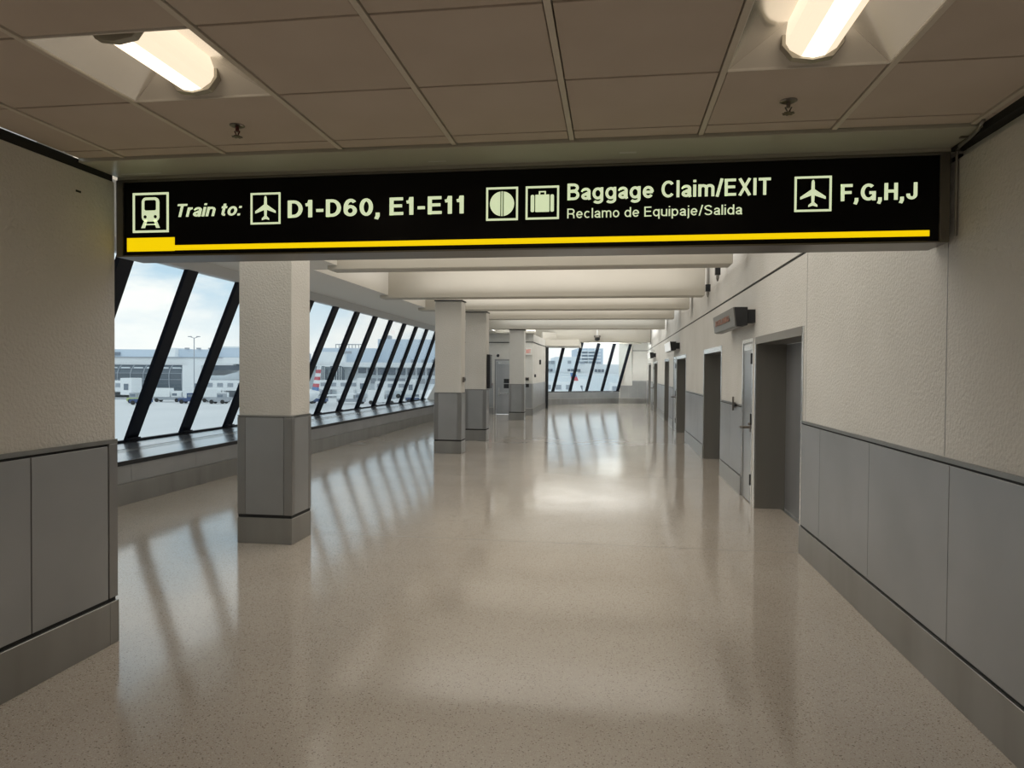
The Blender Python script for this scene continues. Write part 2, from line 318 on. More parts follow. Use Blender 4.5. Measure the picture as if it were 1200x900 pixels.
# ------------------------------------------------------------------ lettering helper: a plain bold sans drawn with strokes
def arc(cx, cy_, rx, ry, a0, a1, n=12):
    return [(cx+rx*math.cos(math.radians(a0+(a1-a0)*k/n)), cy_+ry*math.sin(math.radians(a0+(a1-a0)*k/n))) for k in range(n+1)]
def glyph(c, w):
    """list of centre-line strokes in cap-height units, and the advance width"""
    h = w/2; X = .72                       # x-height
    xr = .21                               # bowl radius of the lower case
    def bowl(cx=None): cx = h+xr if cx is None else cx; return arc(cx, X/2, xr, X/2-h, 0, 360, 20)
    lw = 2*xr+w
    sp = {'T': ([[(0, 1-h), (.60, 1-h)], [(.30, 1), (.30, 0)]], .60), 'E': ([[(h, 0), (h, 1)], [(0, 1-h), (.56, 1-h)], [(0, .52), (.52, .52)], [(0, h), (.57, h)]], .57),
     'F': ([[(h, 0), (h, 1)], [(0, 1-h), (.55, 1-h)], [(0, .50), (.50, .50)]], .54), 'H': ([[(h, 0), (h, 1)], [(.62-h, 0), (.62-h, 1)], [(h, .52), (.62-h, .52)]], .62),
     'I': ([[(h, 0), (h, 1)]], w), 'l': ([[(h, 0), (h, 1)]], w), 'i': ([[(h, 0), (h, X)], [(h, 1-w*.9), (h, 1)]], w),
     'L': ([[(h, 0), (h, 1)], [(0, h), (.54, h)]], .54), 'N': ([[(h, 0), (h, 1)], [(.62-h, 0), (.62-h, 1)], [(h*.9, 1), (.62-h*.9, 0)]], .62),
     'D': ([[(0, 1-h), (.26, 1-h)] + arc(.26, .5, .34-h+.04, .5-h, 90, -90, 14) + [(0, h)], [(h, 0), (h, 1)]], .64),
     'B': ([[(0, 1-h), (.33, 1-h)] + arc(.33, .76-h/4, .20, .24-h*.75, 90, -90, 8) + [(0, .52)], [(0, .52), (.34, .52)] + arc(.34, .26+h/2, .22, .26-h/2, 90, -90, 8) + [(0, h)], [(h, 0), (h, 1)]], .63),
     'R': ([[(0, 1-h), (.34, 1-h)] + arc(.34, .73-h/2, .21, .27-h/2, 90, -90, 8) + [(0, .46)], [(h, 0), (h, 1)], [(.34, .46), (.48, .40), (.53, .28), (.55, 0)]], .62),
     'U': ([[(h, 1), (h, .3)] + arc(.31, .3, .31-h, .3-h, 180, 360, 12) + [(.62-h, 1)]], .62),
     'X': ([[(.07, 1), (.57, 0)], [(.57, 1), (.07, 0)]], .64), 'C': ([arc(.35, .5, .35-h, .5-h, 42, 318, 18)], .66),
     'G': ([arc(.36, .5, .36-h, .5-h, 48, 322, 18), [(.40, .46), (.70, .46)], [(.70-h, .50), (.70-h, 0)]], .70),
     'J': ([[(.50-h, 1), (.50-h, .28)] + arc(.25, .28, .25-h, .28-h, 0, -180, 12) + [(h, .34)]], .50),
     'S': ([arc(.30, .745-h/4, .30-h*1.1, .255-h*.75, 15, 205, 10)[:-1] + [(.18, .56), (.42, .46)] + arc(.31, .255+h/4, .31-h*1.1, .255-h*.75, 38, -165, 10)], .62),
     '1': ([[(.30-h, 0), (.30-h, 1)], [(.02, .72), (.16, .74), (.30-h, .97)]], .36), '-': ([[(0, .38), (.30, .38)]], .30), '/': ([[(.03, -.03), (.27, 1.03)]], .30),
     ',': ([[(h, w), (h, -.02), (h*.2, -.20)]], w), ':': ([[(h, 0), (h, w)], [(h, X-w), (h, X)]], w), ' ': ([], .18),
     '0': ([arc(.28, .5, .28-h, .5-h, 0, 360, 22)], .56), '6': ([arc(.28, .32, .28-h, .32-h, 0, 360, 18), arc(.30, .5, .30-h, .5-h, 45, 180, 10) + [(h, .32)]], .56),
     'o': ([bowl()], lw), 'e': ([arc(h+xr, X/2, xr, X/2-h, 0, 322, 18), [(h, X/2), (lw-h*.6, X/2)]], lw),
     'c': ([arc(h+xr, X/2, xr, X/2-h, 48, 312, 16)], lw*.95), 'a': ([[(h*1.3, X-.20)] + arc(.24, X-.22, .17, .22-h, 165, 0, 8) + [(.41, .10), (.45, 0)], arc(.23, .20, .23-h, .20-h, 0, 360, 14), [(.22, .40-h*.8), (.42, .44)]], .48),
     'd': ([bowl(), [(lw-h, 0), (lw-h, 1)]], lw), 'q': ([bowl(), [(lw-h, X), (lw-h, -.26)]], lw), 'p': ([bowl(), [(h, X), (h, -.26)]], lw),
     'g': ([bowl(), [(lw-h, X), (lw-h, -.02)] + arc(h+xr, -.02, xr, .24-h, 0, -150, 8)], lw), 'u': ([[(h, X), (h, .22)] + arc(h+.19, .22, .19, .22-h, 180, 360, 8), [(h+.38, X), (h+.38, 0)]], .38+w),
     'n': ([[(h, 0), (h, X)], arc(h+.19, X-.24, .19, .24-h, 180, 0, 8) + [(h+.38, 0)]], .38+w), 'r': ([[(h, 0), (h, X)], arc(h+.22, X-.26, .22, .26-h, 180, 90, 6)], .30+w*.2),
     'm': ([[(h, 0), (h, X)], arc(h+.165, X-.22, .165, .22-h, 180, 0, 8) + [(h+.33, 0)], arc(h+.495, X-.22, .165, .22-h, 180, 0, 8) + [(h+.66, 0)]], .66+w),
     't': ([[(.15, .93), (.15, .18)] + arc(.15+.13, .18, .13, .18-h, 180, 280, 5), [(0, X-h*.8), (.33, X-h*.8)]], .33), 'j': ([[(h*1.6, X), (h*1.6, -.14)] + arc(0, -.14, h*1.6, .12-h*.5, 0, -90, 4), [(h*1.6, 1-w*.9), (h*1.6, 1)]], w*1.3)}
    return sp[c]
def ribbon(bm, pts, w, closed=False):
    P = [Vector((a, b)) for a, b in pts]; P = [P[0]] + [q for p_, q in zip(P, P[1:]) if (q-p_).length > 1e-5]; n = len(P)
    closed = (P[0]-P[-1]).length < 1e-4
    if closed: P = P[:-1]; n -= 1
    L_ = []
    for k in range(n):
        a = P[k-1] if (k > 0 or closed) else None; b = P[(k+1) % n] if (k < n-1 or closed) else None
        d1 = (P[k]-a).normalized() if a is not None else None; d2 = (b-P[k]).normalized() if b is not None else None
        d1 = d1 or d2; d2 = d2 or d1
        t_ = (d1+d2).normalized(); nn = Vector((-t_.y, t_.x)); q = max(.5, nn.dot(Vector((-d1.y, d1.x))))
        L_.append((P[k]+nn*w/2/q, P[k]-nn*w/2/q))
    m = n if closed else n-1
    for k in range(m):
        A, B_ = L_[k], L_[(k+1) % n]
        vs = [bm.verts.new((p.x, 0, p.y)) for p in (A[0], B_[0], B_[1], A[1])]
        bm.faces.new(vs)
def lettering(txt, x0, x1, z0, z1, y, m, parent, w=.2, gap=.085, shear=0, depth=.004, rot=None):
    """one mesh per letter, in the x-z plane facing -y; text fills x0..x1, capitals z0..z1"""
    adv = []; tot = 0
    for c in txt:
        g, a = glyph(c, w); adv.append((g, tot)); tot += a+gap
    tot -= gap; sx = (x1-x0)/tot; sz = z1-z0
    for c, (g, off) in zip(txt, adv):
        if not g: continue
        V_, F_ = [], []
        for q_, st in enumerate(g):
            bm = bmesh.new(); ribbon(bm, st, w); yy = y - .0003*q_
            for v in bm.verts: v.co = (x0+(v.co.x+off+shear*v.co.z)*sx, yy, z0+v.co.z*sz)
            bmesh.ops.remove_doubles(bm, verts=bm.verts, dist=1e-6)
            e = bmesh.ops.extrude_face_region(bm, geom=list(bm.faces))
            bmesh.ops.translate(bm, verts=[v for v in e['geom'] if isinstance(v, bmesh.types.BMVert)], vec=(0, depth, 0))
            bmesh.ops.recalc_face_normals(bm, faces=bm.faces)
            if rot: bmesh.ops.transform(bm, matrix=rot, verts=bm.verts)
            bm.verts.index_update(); n0 = len(V_)
            V_ += [tuple(v.co) for v in bm.verts]; F_ += [[n0+v.index for v in f.verts] for f in bm.faces]; bm.free()
        me = bpy.data.meshes.new('letter'); me.from_pydata(V_, [], F_); me.materials.append(m)
        ob = bpy.data.objects.new('letter', me); C.objects.link(ob); ob.parent = parent; ob.matrix_parent_inverse = Matrix.Translation(-parent.location)
# faint text of the nearest box, facing -x
R = Matrix(((0, 1, 0, 0), (-1, 0, 0, 0), (0, 0, 1, 0), (0, 0, 0, 1)))   # x' = y, y' = -x
lettering('BUILDING', -10.85, -9.62, 2.375, 2.455, 1.493, M['faintred'], s1, rot=R)

# ================================================================== LEFT FOREGROUND WALL
YE = 3.975
wl = MB().box(XL-.28, XL, -4, YE, 0, 2.845).box(-8.2, XL-.28, YE-.28, YE, 0, 3.9)
wall_left = struct(wl.build('wall_left', M['plaster']), 'off-white stucco wall end in the left foreground with grey wainscot')
struct(B('trim_3', M['dark'], XL-.2, XL+.004, -4, YE-.02, 2.845, 2.90), 'black gap between left wall and dropped ceiling')
B('wainscot_reveal', M['dark'], XL-.01, XL+.004, -4, YE-.004, .25, 1.235, wall_left)
cuts = [3.90-.001, 3.322, 2.15, .97, -.2, -1.4, -2.6, -3.9]
for q, p in zip(cuts, cuts[1:]):
    B('wainscot_panel', M['panel'], XL-.01, XL+.014, p+.003, q-.003, .285, 1.222, wall_left, bevel=.002)
B('corner_strip', M['strip'], XL-.06, XL+.016, YE-.072, YE+.004, .285, 1.235, wall_left, bevel=.003)
B('wainscot_rail', M['base'], XL-.05, XL+.016, -4, YE+.002, 1.238, 1.262, wall_left)
bl = MB().box(XL-.06, XL+.022, -4, YE-.075, 0, .262).box(XL-.06, XL+.022, YE-.073, YE+.005, 0, .262)
struct(bl.build('baseboard_left', M['base'], bevel=.002), 'brushed steel base of the left foreground wall')
B('screw_hole', M['dark'], XL-.001, XL+.0015, 3.66, 3.70, 2.71, 2.722, wall_left)

# ================================================================== CEILINGS
slab = MB().box(-8.2, 2.4, 3.7, 40.2, 3.9, 4.1)
slab.box(-8.2, 2.4, 35.2, 40.2, 3.55, 3.9)
ceiling = struct(slab.build('ceiling', M['smooth']), 'pale painted ceiling with deep cross beams')
MB().box(-6.3, -3.95, YE, 10.1, 3.2, 3.9).box(-6.3, -4.48, 10.1, 27.3, 3.2, 3.9).build('soffit', M['soffit'], ceiling)
BE = [(9.70, 10.05, -3.90, 1.55), (13.65, 14.0, -4.46, 1.68), (16.45, 16.82, -4.46, 1.69), (19.45, 19.8, -4.46, 1.60), (24.0, 24.45, -4.46, 1.68)]
for y0, y1, xa, xb in BE:
    MB().box(xa-.2, xb, y0, y1, 3.14, 3.95).build('beam', M['beam'], ceiling, bevel=.012)
MB().box(-6.2, 1.75, 34.6, 35.2, 3.14, 3.95).build('beam', M['beam'], ceiling, bevel=.012)
MB().box(-5.95, -3.0, 26.6, 27.3, 3.14, 3.95).build('beam', M['beam'], ceiling, bevel=.012)
# dropped ceiling over the foreground
XG = [-3.06, -2.775, -2.155, -1.478, -.848, -.226, .422, 1.058, 1.69, 1.738]
YG = [-3.9, -3.27, -2.65, -2.03, -1.41, -.79, -.17, .45, 1.07, 1.69, 2.31, 2.93, 3.548, 3.675]
dc = struct(MB().box(-3.3, 2.0, -4.2, 3.7, 3.16, 3.25).box(-3.3, 2.3, -4.5, -4.2, 0, 3.25).build('ceiling.001', M['dark']), 'dropped ceiling of square tiles over the foreground')  # mesh is an unseen dark backing and end wall, added to block light
TILE = {}
for i in range(len(XG)-1):
    for j in range(len(YG)-1):
        if j == 10 and i in (2, 6): continue
        w, h = XG[i+1]-XG[i], YG[j+1]-YG[j]
        key = (round(w, 3), round(h, 3))
        if key not in TILE:
            o = MB().box(-w/2+.017 if w > .1 else -w/2+.001, w/2-.017 if w > .1 else w/2, -h/2+.007, h/2-.007, 0, .018).build('ceiling_tile', M['tile'], dc, bevel=.0015); TILE[key] = o
        else:
            o = TILE[key].copy(); C.objects.link(o)
        o.location = ((XG[i]+XG[i+1])/2, (YG[j]+YG[j+1])/2, 2.9)
for x in XG[1:-1]:
    B('runner', M['runner'], x-.012, x+.012, -3.9, 3.672, 2.894, 2.93, dc)
for y in YG[1:-1]:
    B('cross_runner', M['darksteel'], -3.06, 1.738, y-.012, y+.012, 2.910, 2.93, dc)
bk = MB().box(-3.06, 1.795, 3.678, 4.0, 2.882, 3.2).box(-3.06, 1.795, 4.0, 4.28, 2.862, 3.95)
bulk = struct(bk.build('trim_4', M['bulk'], bevel=.003), 'smooth bulkhead between the tiled ceiling and the hanging sign')
B('label_plate', M['white'], .02, .11, 3.86, 3.885, 2.8805, 2.8825, bulk)
B('label_plate', M['white'], -2.98, -2.72, 3.93, 3.945, 2.8805, 2.8825, bulk)
B('label_plate', M['white'], -1.05, -.95, 3.90, 3.915, 2.8805, 2.8825, bulk)

# troffers (open into the tile grid)
def troffer(x0, x1, y0, y1, label):
    t = thing('ceiling_light', label, 'light', ((x0+x1)/2, (y0+y1)/2, 2.9), 'recessed ceiling lights with a central lamp')
    x0 += .012; x1 -= .012; y0 += .004; y1 -= .004
    xm = (x0+x1)/2; ym = (y0+y1)/2; hw = .10; ze = 2.9; zt = 3.03
    for s_, xe in ((-1, x0), (1, x1)):
        mb = MB(); n = 8; P = []
        for k in range(n+1):
            u = k/n; x = xe + (xm+s_*hw-xe)*u; z = ze + (zt-ze)*u
            P.append((x, z))
        base = len(mb.v)
        for x, z in P: mb.v += [(x, y0, z), (x, y1, z)]
        for x, z in P: mb.v += [(x, y0, z+.004), (x, y1, z+.004)]
        m_ = 2*(n+1)
        for k in range(n):
            mb.f += [[2*k, 2*k+1, 2*k+3, 2*k+2], [m_+2*k, m_+2*k+2, m_+2*k+3, m_+2*k+1]]
        mb.build('reflector', M['reflector'], t, smooth=True)
    for s_, ye in ((-1, y0), (1, y1)):
        yi = ye - s_*.11
        MB().prism([(x0, ye, ze), (x1, ye, ze), (xm+hw, yi, zt), (xm-hw, yi, zt)], (0, 0, .004)).build('end_plate', M['troffer_white'], t)
        # grey end cap, half-octagon
        prof = [(-.115, 3.03), (-.115, 2.955), (-.075, 2.905), (0, 2.893), (.075, 2.905), (.115, 2.955), (.115, 3.03)]
        ya = ye - s_*.045
        MB().prism([(xm+a, ya, b) for a, b in prof], (0, -s_*.035, 0)).build('end_cap', M['endcap'], t, bevel=.002)
    prof = [(-.10, 3.03), (-.10, 2.96), (-.085, 2.935), (-.045, 2.910), (0, 2.902), (.045, 2.910), (.085, 2.935), (.10, 2.96), (.10, 3.03)]
    MB().prism([(xm+a, y0+.081, b) for a, b in prof], (0, y1-y0-.162, 0)).build('diffuser', M['lamp'], t)
    for qa, qb in (((-.042, 2.9085), (-.001, 2.9010)), ((.001, 2.9010), (.042, 2.9085))):  # added strips over the diffuser, imitating its brighter middle
        MB().prism([(xm+qa[0], y0+.083, qa[1]), (xm+qb[0], y0+.083, qb[1]), (xm+qb[0], y0+.083, qb[1]+.003), (xm+qa[0], y0+.083, qa[1]+.003)], (0, y1-y0-.166, 0)).build('hot_strip', M['lamp_hot'], t)
    fr = MB().box(x0-.002, x0+.004, y0, y1, 2.897, 2.912).box(x1-.004, x1+.002, y0, y1, 2.897, 2.912).box(x0, x1, y0-.001, y0+.005, 2.897, 2.912).box(x0, x1, y1-.005, y1+.001, 2.897, 2.912)
    fr.build('rim', M['troffer_white'], t)
troffer(XG[2], XG[3], YG[10], YG[11], 'recessed square ceiling light on the left, above the train pictogram')
troffer(XG[6], XG[7], YG[10], YG[11], 'recessed square ceiling light on the right, cut by the top of the picture')

def sprinkler(x, y, label):
    t = thing('sprinkler_head', label, 'sprinkler', (x, y, 2.9), 'pendent sprinkler heads in the tiles')
    mb = MB(); mb.tube([(x, y, 2.902), (x, y, 2.897), (x, y, 2.893)], 0, 18, [.037, .037, .028]); mb.build('escutcheon', M['chrome'], t, smooth=False)
    MB().tube([(x, y, 2.894), (x, y, 2.870)], .009, 8).tube([(x-.014, y, 2.872), (x, y, 2.845)], .003, 6).tube([(x+.014, y, 2.872), (x, y, 2.845)], .003, 6).build('frame', M['darkred'] if x < 0 else M['chrome'], t)
    mb = MB().tube([(x, y, 2.846), (x, y, 2.843)], .019, 14)
    for k in range(8):
        a = k*PI/4; c = (x+.021*math.cos(a), y+.021*math.sin(a)); mb.obox(c, (math.cos(a), math.sin(a)), (-math.sin(a), math.cos(a)), .005, .004, 2.843, 2.8455)
    mb.build('deflector', M['chrome'], t)
sprinkler(-1.848, 3.268, 'small pendent sprinkler head in the tile beside the left ceiling light')
sprinkler(.751, 3.273, 'small pendent sprinkler head in the tile in front of the right ceiling light')

t = thing('conduit', 'pale metal conduit bending from the ceiling corner down beside the sign', 'conduit', (1.74, 3.8, 2.4))
MB().tube([(1.700, 3.60, 2.888), (1.715, 3.68, 2.872), (1.730, 3.80, 2.868), (1.742, 3.92, 2.868), (1.750, 3.965, 2.866)], .009, 8).build('pipe', M['conduit'], t, smooth=True)
MB().tube([(1.750, 3.965, 2.866), (1.752, 3.975, 2.83), (1.7535, 3.975, 2.78), (1.7535, 3.975, 2.42)], .008, 8).build('pipe', M['conduit'], t, smooth=True)
B('strap', M['chrome'], 1.69, 1.745, 3.795, 3.815, 2.872, 2.878, t)
B('strap', M['chrome'], 1.738, 1.764, 3.955, 3.963, 2.852, 2.878, t)

# ================================================================== OVERHEAD SIGN
sg = thing('overhead_sign', 'long black backlit direction sign with pictograms, pale lettering and yellow stripe spanning the passage', 'sign', (-.65, 4.1, 2.38))
B('cabinet', M['signframe'], -3.055, 1.728, 4.018, 4.24, 2.388, 2.86, sg, bevel=.002)
fr = MB().box(-3.055, -3.012, 3.985, 4.02, 2.388, 2.852).box(1.680, 1.728, 3.985, 4.02, 2.388, 2.852).box(-3.012, 1.680, 3.985, 4.02, 2.388, 2.397).box(-3.055, 1.728, 3.985, 4.02, 2.846, 2.860)
fr.build('frame', M['signframe'], sg, bevel=.0015)
B('face_panel', M['signface'], -3.012, 1.680, 4.0, 4.018, 2.396, 2.846, sg)
SY = 3.996
G_ = M['glyph']
lettering('Train to:', -2.668, -2.245, 2.628, 2.706, SY, G_, sg, w=.15, gap=.10, shear=.2)
lettering('D1-D60, E1-E11', -1.937, -.856, 2.606, 2.708, SY, G_, sg, w=.165, gap=.12)
lettering('Baggage Claim/EXIT', -.268, .832, 2.665, 2.757, SY, G_, sg, w=.15, gap=.11)
lettering('Reclamo de Equipaje/Salida', -.268, .683, 2.563, 2.617, SY, G_, sg, w=.105, gap=.12)
lettering('F,G,H,J', 1.192, 1.573, 2.620, 2.709, SY, G_, sg, w=.165, gap=.12)
B('yellow_block', M['yellow'], -2.99, -2.672, SY, SY+.005, 2.422, 2.505, sg)
B('yellow_stripe', M['yellow'], -2.672, 1.636, SY, SY+.005, 2.425, 2.456, sg)
def frame_sq(x0, x1, z0, z1, w=.013):
    return MB().box(x0, x1, SY, SY+.005, z0, z0+w).box(x0, x1, SY, SY+.005, z1-w, z1).box(x0, x0+w, SY, SY+.005, z0+w, z1-w).box(x1-w, x1, SY, SY+.005, z0+w, z1-w)
def poly(mb, pts, y=SY, d=.005): mb.prism([(p[0], y, p[1]) for p in pts], (0, d, 0)); return mb
def rrect(x0, x1, z0, z1, r, n=5):
    P = []
    for cx, cz, a0 in ((x1-r, z0+r, -PI/2), (x1-r, z1-r, 0), (x0+r, z1-r, PI/2), (x0+r, z0+r, PI)):
        for k in range(n+1):
            a = a0 + PI/2*k/n; P.append((cx+r*math.cos(a), cz+r*math.sin(a)))
    return P
def disc(cx, cz, r, n=20): return [(cx+r*math.cos(2*PI*k/n), cz+r*math.sin(2*PI*k/n)) for k in range(n)]
# train
p = frame_sq(-2.951, -2.711, 2.537, 2.781)
cx = -2.832
poly(p, rrect(cx-.058, cx+.058, 2.605, 2.752, .028))
poly(p, [(cx-.040, 2.612), (cx-.022, 2.612), (cx-.038, 2.565), (cx-.062, 2.565)]); poly(p, [(cx+.022, 2.612), (cx+.040, 2.612), (cx+.062, 2.565), (cx+.038, 2.565)])
poly(p, [(cx-.034, 2.590), (cx+.034, 2.590), (cx+.036, 2.583), (cx-.036, 2.583)])
tr = p.build('train_pictogram', G_, sg)
p = MB(); poly(p, rrect(cx-.038, cx+.038, 2.672, 2.735, .010), SY-.002, .002)
poly(p, disc(cx-.034, 2.633, .010), SY-.002, .002); poly(p, disc(cx+.034, 2.633, .010), SY-.002, .002)
p.build('pictogram_detail', M['signface'], sg)
def plane_pic(x0, x1, z0, z1):
    p = frame_sq(x0, x1, z0, z1, .011); cx = (x0+x1)/2; h = (z1-z0); c = z0+h*.5; s = h*.8
    half = [(0, .5), (.035, .47), (.05, .40), (.055, .16), (.43, -.10), (.43, -.19), (.055, -.05), (.045, -.30), (.15, -.39), (.15, -.46), (0, -.41)]
    pts = [(cx+a*s, c+b*s) for a, b in half] + [(cx-a*s, c+b*s) for a, b in half[::-1][1:-1]]
    poly(p, pts); p.build('aircraft_pictogram', G_, sg)
plane_pic(-2.174, -1.984, 2.571, 2.759); plane_pic(.955, 1.145, 2.568, 2.757)
# round pictogram
p = frame_sq(-.733, -.549, 2.560, 2.749, .011); cx, cz, r = -.641, 2.655, .070
for s_ in (-1, 1):
    A = math.acos(.010/r); pts = [(cx+s_*r*math.cos(a), cz+r*math.sin(a)) for a in [A*(-1+2*k/16) for k in range(17)]]
    poly(p, pts)
poly(p, [(cx-.004, cz-.070), (cx+.004, cz-.070), (cx+.004, cz+.070), (cx-.004, cz+.070)])
p.build('round_pictogram', G_, sg)
# suitcase
p = frame_sq(-.505, -.315, 2.561, 2.749, .011); cx = -.410
poly(p, rrect(cx-.066, cx-.046, 2.603, 2.700, .008)); poly(p, rrect(cx+.046, cx+.066, 2.603, 2.700, .008)); poly(p, rrect(cx-.040, cx+.040, 2.603, 2.700, .003))
poly(p, [(cx-.020, 2.702), (cx-.012, 2.702), (cx-.012, 2.714), (cx+.012, 2.714), (cx+.012, 2.702), (cx+.020, 2.702), (cx+.020, 2.720), (cx-.020, 2.720)])
p.build('suitcase_pictogram', G_, sg)

# ================================================================== COLUMNS
def column(x0, x1, y0, y1, label):
    t = thing('column', label, 'column', ((x0+x1)/2, (y0+y1)/2, 0), 'square stucco columns with grey metal bases')
    i = .012
    MB().box(x0+i, x1-i, y0+i, y1-i, 0.0, 3.118).build('shaft', M['plaster'], t, bevel=.006)
    B('cap_joint', M['dark'], x0-.004, x1+.004, y0-.004, y1+.004, 3.118, 3.14, t)
    B('base', M['base'], x0, x1, y0, y1, 0, .252, t, bevel=.004)
    B('groove', M['dark'], x0+.008, x1-.008, y0+.008, y1-.008, .252, 1.235, t)
    w = .085
    for xa, xb in ((x0, x0+w), (x1-w, x1)):
        for ya, yb in ((y0, y0+.06), (y1-.06, y1)):
            B('corner_strip', M['strip'], xa, xb, ya, yb, .282, 1.232, t, bevel=.004)
    B('wainscot_panel', M['panel'], x0+w+.002, x1-w-.002, y0+.002, y0+.02, .284, 1.230, t)
    B('wainscot_panel', M['panel'], x0+w+.002, x1-w-.002, y1-.02, y1-.002, .284, 1.230, t)
    B('wainscot_panel', M['panel'], x0+.002, x0+.02, y0+.062, y1-.062, .284, 1.230, t)
    B('wainscot_panel', M['panel'], x1-.02, x1-.002, y0+.062, y1-.062, .284, 1.230, t)
    B('top_rail', M['base'], x0+.003, x1-.003, y0+.003, y1-.003, 1.236, 1.252, t)
    return t
column(-3.636, -3.07, 6.43, 6.87, 'nearest wide stucco column with a grey metal base')
column(-3.645, -3.07, 14.09, 14.50, 'second column from the front, with a small box on its right side')
column(-3.60, -3.06, 16.87, 17.28, 'third column from the front, half hidden, with a thin dark screen on its side')
column(-3.60, -3.06, 24.2, 24.62, 'farthest slim-looking column standing before the back door')
t = thing('key_switch_box', 'small grey box on the right side of the second column', 'switch', (-3.06, 14.25, 1.5))
B('box', M['chrome'], -3.07, -3.03, 14.18, 14.30, 1.46, 1.57, t, bevel=.004)
B('switch', M['black'], -3.03, -3.022, 14.21, 14.27, 1.49, 1.54, t)
t = thing('wall_display', 'thin dark upright screen on the right side of the third column', 'screen', (-3.04, 17.08, 1.27))
B('case', M['black'], -3.06, -2.985, 16.92, 17.24, 1.27, 2.10, t, bevel=.006)
B('screen', M['signface'], -2.985, -2.981, 16.95, 17.21, 1.31, 2.06, t)

# ================================================================== LEFT WINDOW BANK
def bot(i): yb = 10.13+1.375*i; return Vector((-7.57+.01*(yb-10.1), yb, .55))
def top(i): yt = 9.13+1.375*i; return Vector((-5.87-.024*(yt-9.13), yt, 3.08))
w1 = empty('window_1', (-7.5, 14, .55)); w1['kind'] = 'structure'; w1['label'] = 'long bank of slanted window panes with black leaning mullions on the left'
LO, HI = -4, 12
for i in range(LO, HI+1):
    b, tt = bot(i), top(i)
    if tt.y < 4.2: 
        f = (4.05-tt.y)/(b.y-tt.y) if b.y > 4.05 else None
        if f is None: continue
        tt = tt + (b-tt)*max(0, f)
    w, d = .125, .10
    nrm = Vector((.83, 0, .55))
    A = [b+Vector((0,-w,0)), b+Vector((0,w,0)), b+Vector((0,w,0))+nrm*d, b+Vector((0,-w,0))+nrm*d]
    T_ = [tt+Vector((0,-w,0)), tt+Vector((0,w,0)), tt+Vector((0,w,0))+nrm*d, tt+Vector((0,-w,0))+nrm*d]
    MB().hexa(A+T_).build('mullion', M['mull'], w1)
    MB().hexa([q+Vector((-.06 if k in (0,1) else .05, 0, -.012)) for k, q in enumerate(A)] + [q+Vector((-.02 if k in (0,1) else .05, -.01, .012)) for k, q in enumerate(A)]).build('mullion_foot', M['mull'], w1)
for i in range(LO, HI+1):
    b0, b1, t0, t1 = bot(i), bot(i+1), top(i), top(i+1)
    if t0.y < 4.0: t0 = top(i+(4.0-t0.y)/1.375)
    if b0.y < 4.0: b0 = bot(i+(4.0-b0.y)/1.375)
    if b1.y > 27.2: b1 = bot(12.4)
    MB().prism([b0, b1, t1, t0], (-.008, 0, 0)).build('pane', M['glass'], w1)
# clear filler pane at the far end
MB().prism([bot(12.4), Vector((-6.3, 27.2, 3.08)), top(13)], (-.008, 0, 0)).build('pane', M['glass'], w1)
a, b = bot(-4.45), bot(12.4)
MB().hexa([(a.x-.04, a.y, .53), (a.x+.04, a.y, .53), (b.x+.04, b.y, .53), (b.x-.04, b.y, .53), (a.x-.04, a.y, .575), (a.x+.04, a.y, .575), (b.x+.04, b.y, .575), (b.x-.04, b.y, .575)]).build('bottom_rail', M['mull'], w1)
a, b = top(-3.7), top(13.1)
MB().prism([(a.x-.05, a.y, 3.07), (a.x+.075, a.y, 3.07), (a.x+.19, a.y, 3.2), (a.x-.05, a.y, 3.2)], Vector((b.x-a.x, b.y-a.y, 0))).build('head_trim', M['head'], w1)
# wall above / outside closing the head
# sill
sl = struct(MB().box(-7.75, -6.02, YE, 27.3, 0, .50).build('wall_window_side', M['panel']), 'low grey metal wall under the left windows')
B('sill_top', M['sill'], -6.62, -6.0, YE, 27.3, .505, .55, sl, bevel=.003)
B('sill_lip', M['black'], -6.0, -5.985, YE, 27.3, .495, .548, sl)
y = YE
k = 0
while y < 27.0:
    y2 = min(27.29, y+1.375)
    B('sill_panel', M['sill'], -7.42, -6.90, y+.003, y2-.003, .52, .548, sl)
    B('low_panel', M['panel'], -6.05, -6.008, y+.003, y2-.003, .278, .49, sl)
    y = y2
for n_, x in enumerate((-6.86, -6.80, -6.74, -6.68)):
    B('grille_bar', M['alum'], x, x+.032, YE, 27.3, .53, .548, sl)
B('grille_trough', M['dark'], -6.9, -6.62, YE, 27.3, .49, .525, sl)
struct(B('baseboard_window_side', M['base'], -6.06, -5.995, YE, 27.3, 0, .265, bevel=.003), 'brushed steel base under the left windows')

# ================================================================== BACK WALL WITH DOOR + CLOSED BOX
wb = MB().prism([(-7.35, 27.3, 0), (-4.62, 27.3, 0), (-4.62, 27.3, 2.80), (-6.15, 27.3, 2.80), (-7.35, 27.3, .55)], (0, .3, 0)).box(-3.62, -3.385, 27.3, 27.6, 0, 2.80).box(-4.62, -3.62, 27.3, 27.6, 2.16, 2.80).box(-5.9, -3.1, 27.3, 32.1, 2.80, 3.14)
wb.box(-3.385, -3.085, 26.95, 32.12, 0, 2.80)
wall_back = struct(wb.build('wall_back', M['plaster']), 'white wall with a steel door behind the columns')
struct(MB().box(-6.15, -3.385, 27.28, 27.31, 2.80, 2.83).box(-3.40, -3.075, 26.94, 26.97, 2.80, 2.83).box(-3.10, -3.07, 26.94, 32.14, 2.80, 2.83).build('trim_5', M['dark']), 'black joint along the top of the back wall')
for x0, x1 in ((-6.0, -5.3), (-5.295, -4.67)):
    B('wainscot_panel', M['panel'], x0, x1, 27.285, 27.305, .278, 1.22, wall_back)
B('wainscot_panel', M['panel'], -3.375, -3.095, 26.935, 26.955, .278, 1.22, wall_back)
